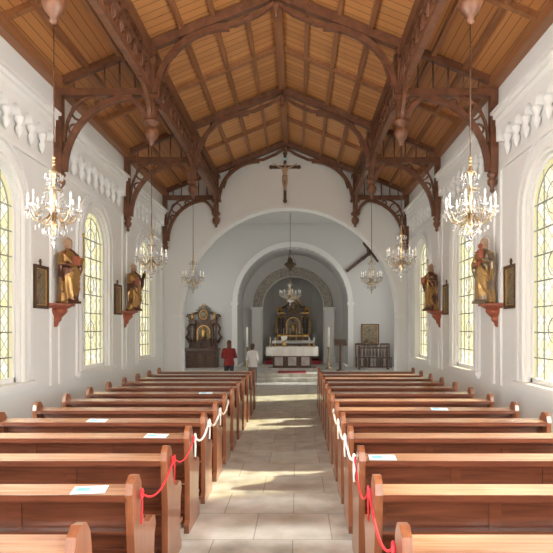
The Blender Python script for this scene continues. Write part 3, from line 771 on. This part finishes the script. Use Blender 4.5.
def corbel(x,y,z,s):
    mb=MB()
    a0=-pi/2 if s<0 else pi/2
    mb.lathe([(.03,-.46),(.06,-.43),(.07,-.38),(.12,-.33),(.13,-.27),(.22,-.18),(.24,-.13),(.22,-.11),(.32,-.05),(.38,-.04),(.38,0)],(0,0,0),6,0,False,a0,a0+pi)
    mb.obj('statue_corbel',[M_corb],None,(x,y,z))
for k,(s,y,kind,m) in enumerate(((-1,TY[4],0,SM1),(-1,TY[5],1,SM1),(1,TY[4],2,SM2),(1,TY[5],0,SM1))):
    corbel(s*(HW-.001),y,2.5,s)
    o=statue((s*(HW-.27),y,2.502),(pi/2 if s<0 else -pi/2)+s*.5,kind,m)

# ---------------------------------------------------------------- people
def person(loc,rz,h,top,topname,legs,hair,lean=0,longhair=True,arms='down'):
    e=empty('standing_person',loc,rz);s=h/1.7
    mt=simple(topname,top,.8,bump=.3,bs=12);ml=simple('trousers_cloth',legs,.85);mh=simple('hair',hair,.6,bump=.5,bs=60);ms=simple('shoe_leather',(.04,.03,.03),.4)
    mb=MB()
    mb.ball((0,.02,1.60),(.072,.09,.105),16,12);mb.ball((0,.06,1.535),(.045,.045,.045),10,8);mb.ball((0,.112,1.59),(.012,.02,.022),8,6)
    mb.ball((0,.10,1.55),(.024,.015,.009),8,5)
    for g in (-1,1):
        mb.ball((g*.075,.01,1.59),(.012,.02,.032),8,6);mb.ball((g*.03,.095,1.612),(.016,.012,.009),6,5)
    mb.tube([(0,0,1.38),(0,.0,1.46),(0,.01,1.55)],[.07,.055,.055],12)
    mb.loft([(.86,.15,.10,0,0),(.95,.155,.11,0,0),(1.1,.13,.10,0,0),(1.3,.16,.105,0,0),(1.4,.15,.08,0,0),(1.43,.07,.06,0,0)],20)
    AR={}
    for g in (-1,1):
        if arms=='down': P=[(g*.17,0,1.38),(g*.235,-.02,1.08),(g*.24,.07,.84)]
        else: P=[(g*.17,0,1.38),(g*.25,.0,1.10),(g*.07,.24,1.08)]
        AR[g]=P
        mb.tube(P,[.05,.042,.028],10);hand(mb,P[2],Vector(P[2])-Vector(P[1]),(-g,0,0) if arms=='down' else (0,0,1),1.0)
        mb.tube([(g*.09,0,.9),(g*.10,.02,.48),(g*.10,-.02,.08)],[.085,.058,.04],12);mb.tube([(g*.10,-.03,.05),(g*.105,.15,.04)],[.038,.03],8)
    o=mb.obj('body',[M_skin],e);fuse(o,.009,2)
    mb=MB()
    mb.loft([(.80,.195,.135,0,0),(.9,.19,.135,0,0),(1.08,.155,.12,0,0),(1.28,.185,.125,0,0),(1.39,.17,.095,0,0),(1.44,.085,.075,0,0),(1.46,.07,.065,0,0)],28,0,.03,9)
    for g in (-1,1):
        P=AR[g];q=Vector(P[1]).lerp(Vector(P[2]),.9)
        mb.ball((g*.165,0,1.375),(.065,.065,.06),10,8)
        mb.tube([P[0],P[1],q],[.068,.058,.043],12)
    o=mb.obj('jacket',[mt],e);fuse(o,.011,3)
    mb=MB()
    mb.loft([(.78,.165,.12,0,0),(.9,.165,.12,0,0),(.98,.15,.11,0,0)],20)
    for g in (-1,1): mb.tube([(g*.085,0,.9),(g*.10,.02,.48),(g*.10,-.02,.07)],[.098,.075,.062],12)
    o=mb.obj('trousers',[ml],e);fuse(o,.011,2)
    mb=MB()
    for g in (-1,1): mb.ball((g*.10,.045,.045),(.048,.14,.045),12,8);
    mb.obj('shoes',[ms],e)
    mb=MB()
    mb.ball((0,-.008,1.635),(.088,.098,.095),16,10)
    mb.ball((0,-.04,1.57),(.08,.065,.10),14,8)
    if longhair: mb.ball((0,-.06,1.50),(.085,.05,.12),12,8)
    o=mb.obj('hair',[mh],e);fuse(o,.012,2)
    e.scale=(s,s,s);return e
person((-1.92,18.9,0),.25,1.60,(.26,.025,.025),'jacket_red',(.05,.05,.07),(.16,.06,.03),arms='front')
person((-1.12,19.0,0),-.3,1.48,(.72,.73,.78),'blouse_white',(.2,.2,.24),(.10,.08,.06),longhair=False,arms='front')

# ---------------------------------------------------------------- light
w=bpy.data.worlds.new('World');sc.world=w;w.use_nodes=True;nt=w.node_tree
bg=nt.nodes['Background'];bg.inputs[0].default_value=(.97,.98,1,1);bg.inputs[1].default_value=1.8
sun=bpy.data.lights.new('sun','SUN');sun.energy=50;sun.angle=.05;sun.color=(1,.96,.9)
so=bpy.data.objects.new('sun',sun);sc.collection.objects.link(so)
d=Vector((-.80,-.25,-.62))
so.rotation_euler=d.to_track_quat('-Z','Y').to_euler()

cam=bpy.data.cameras.new('camera');co=bpy.data.objects.new('camera',cam);sc.collection.objects.link(co)
co.location=(.42,0,2.0);co.rotation_euler=(pi/2,0,0)
cam.sensor_width=36;cam.lens=36;cam.shift_x=-.038;cam.shift_y=.095;cam.clip_start=.05;cam.clip_end=200
sc.camera=co
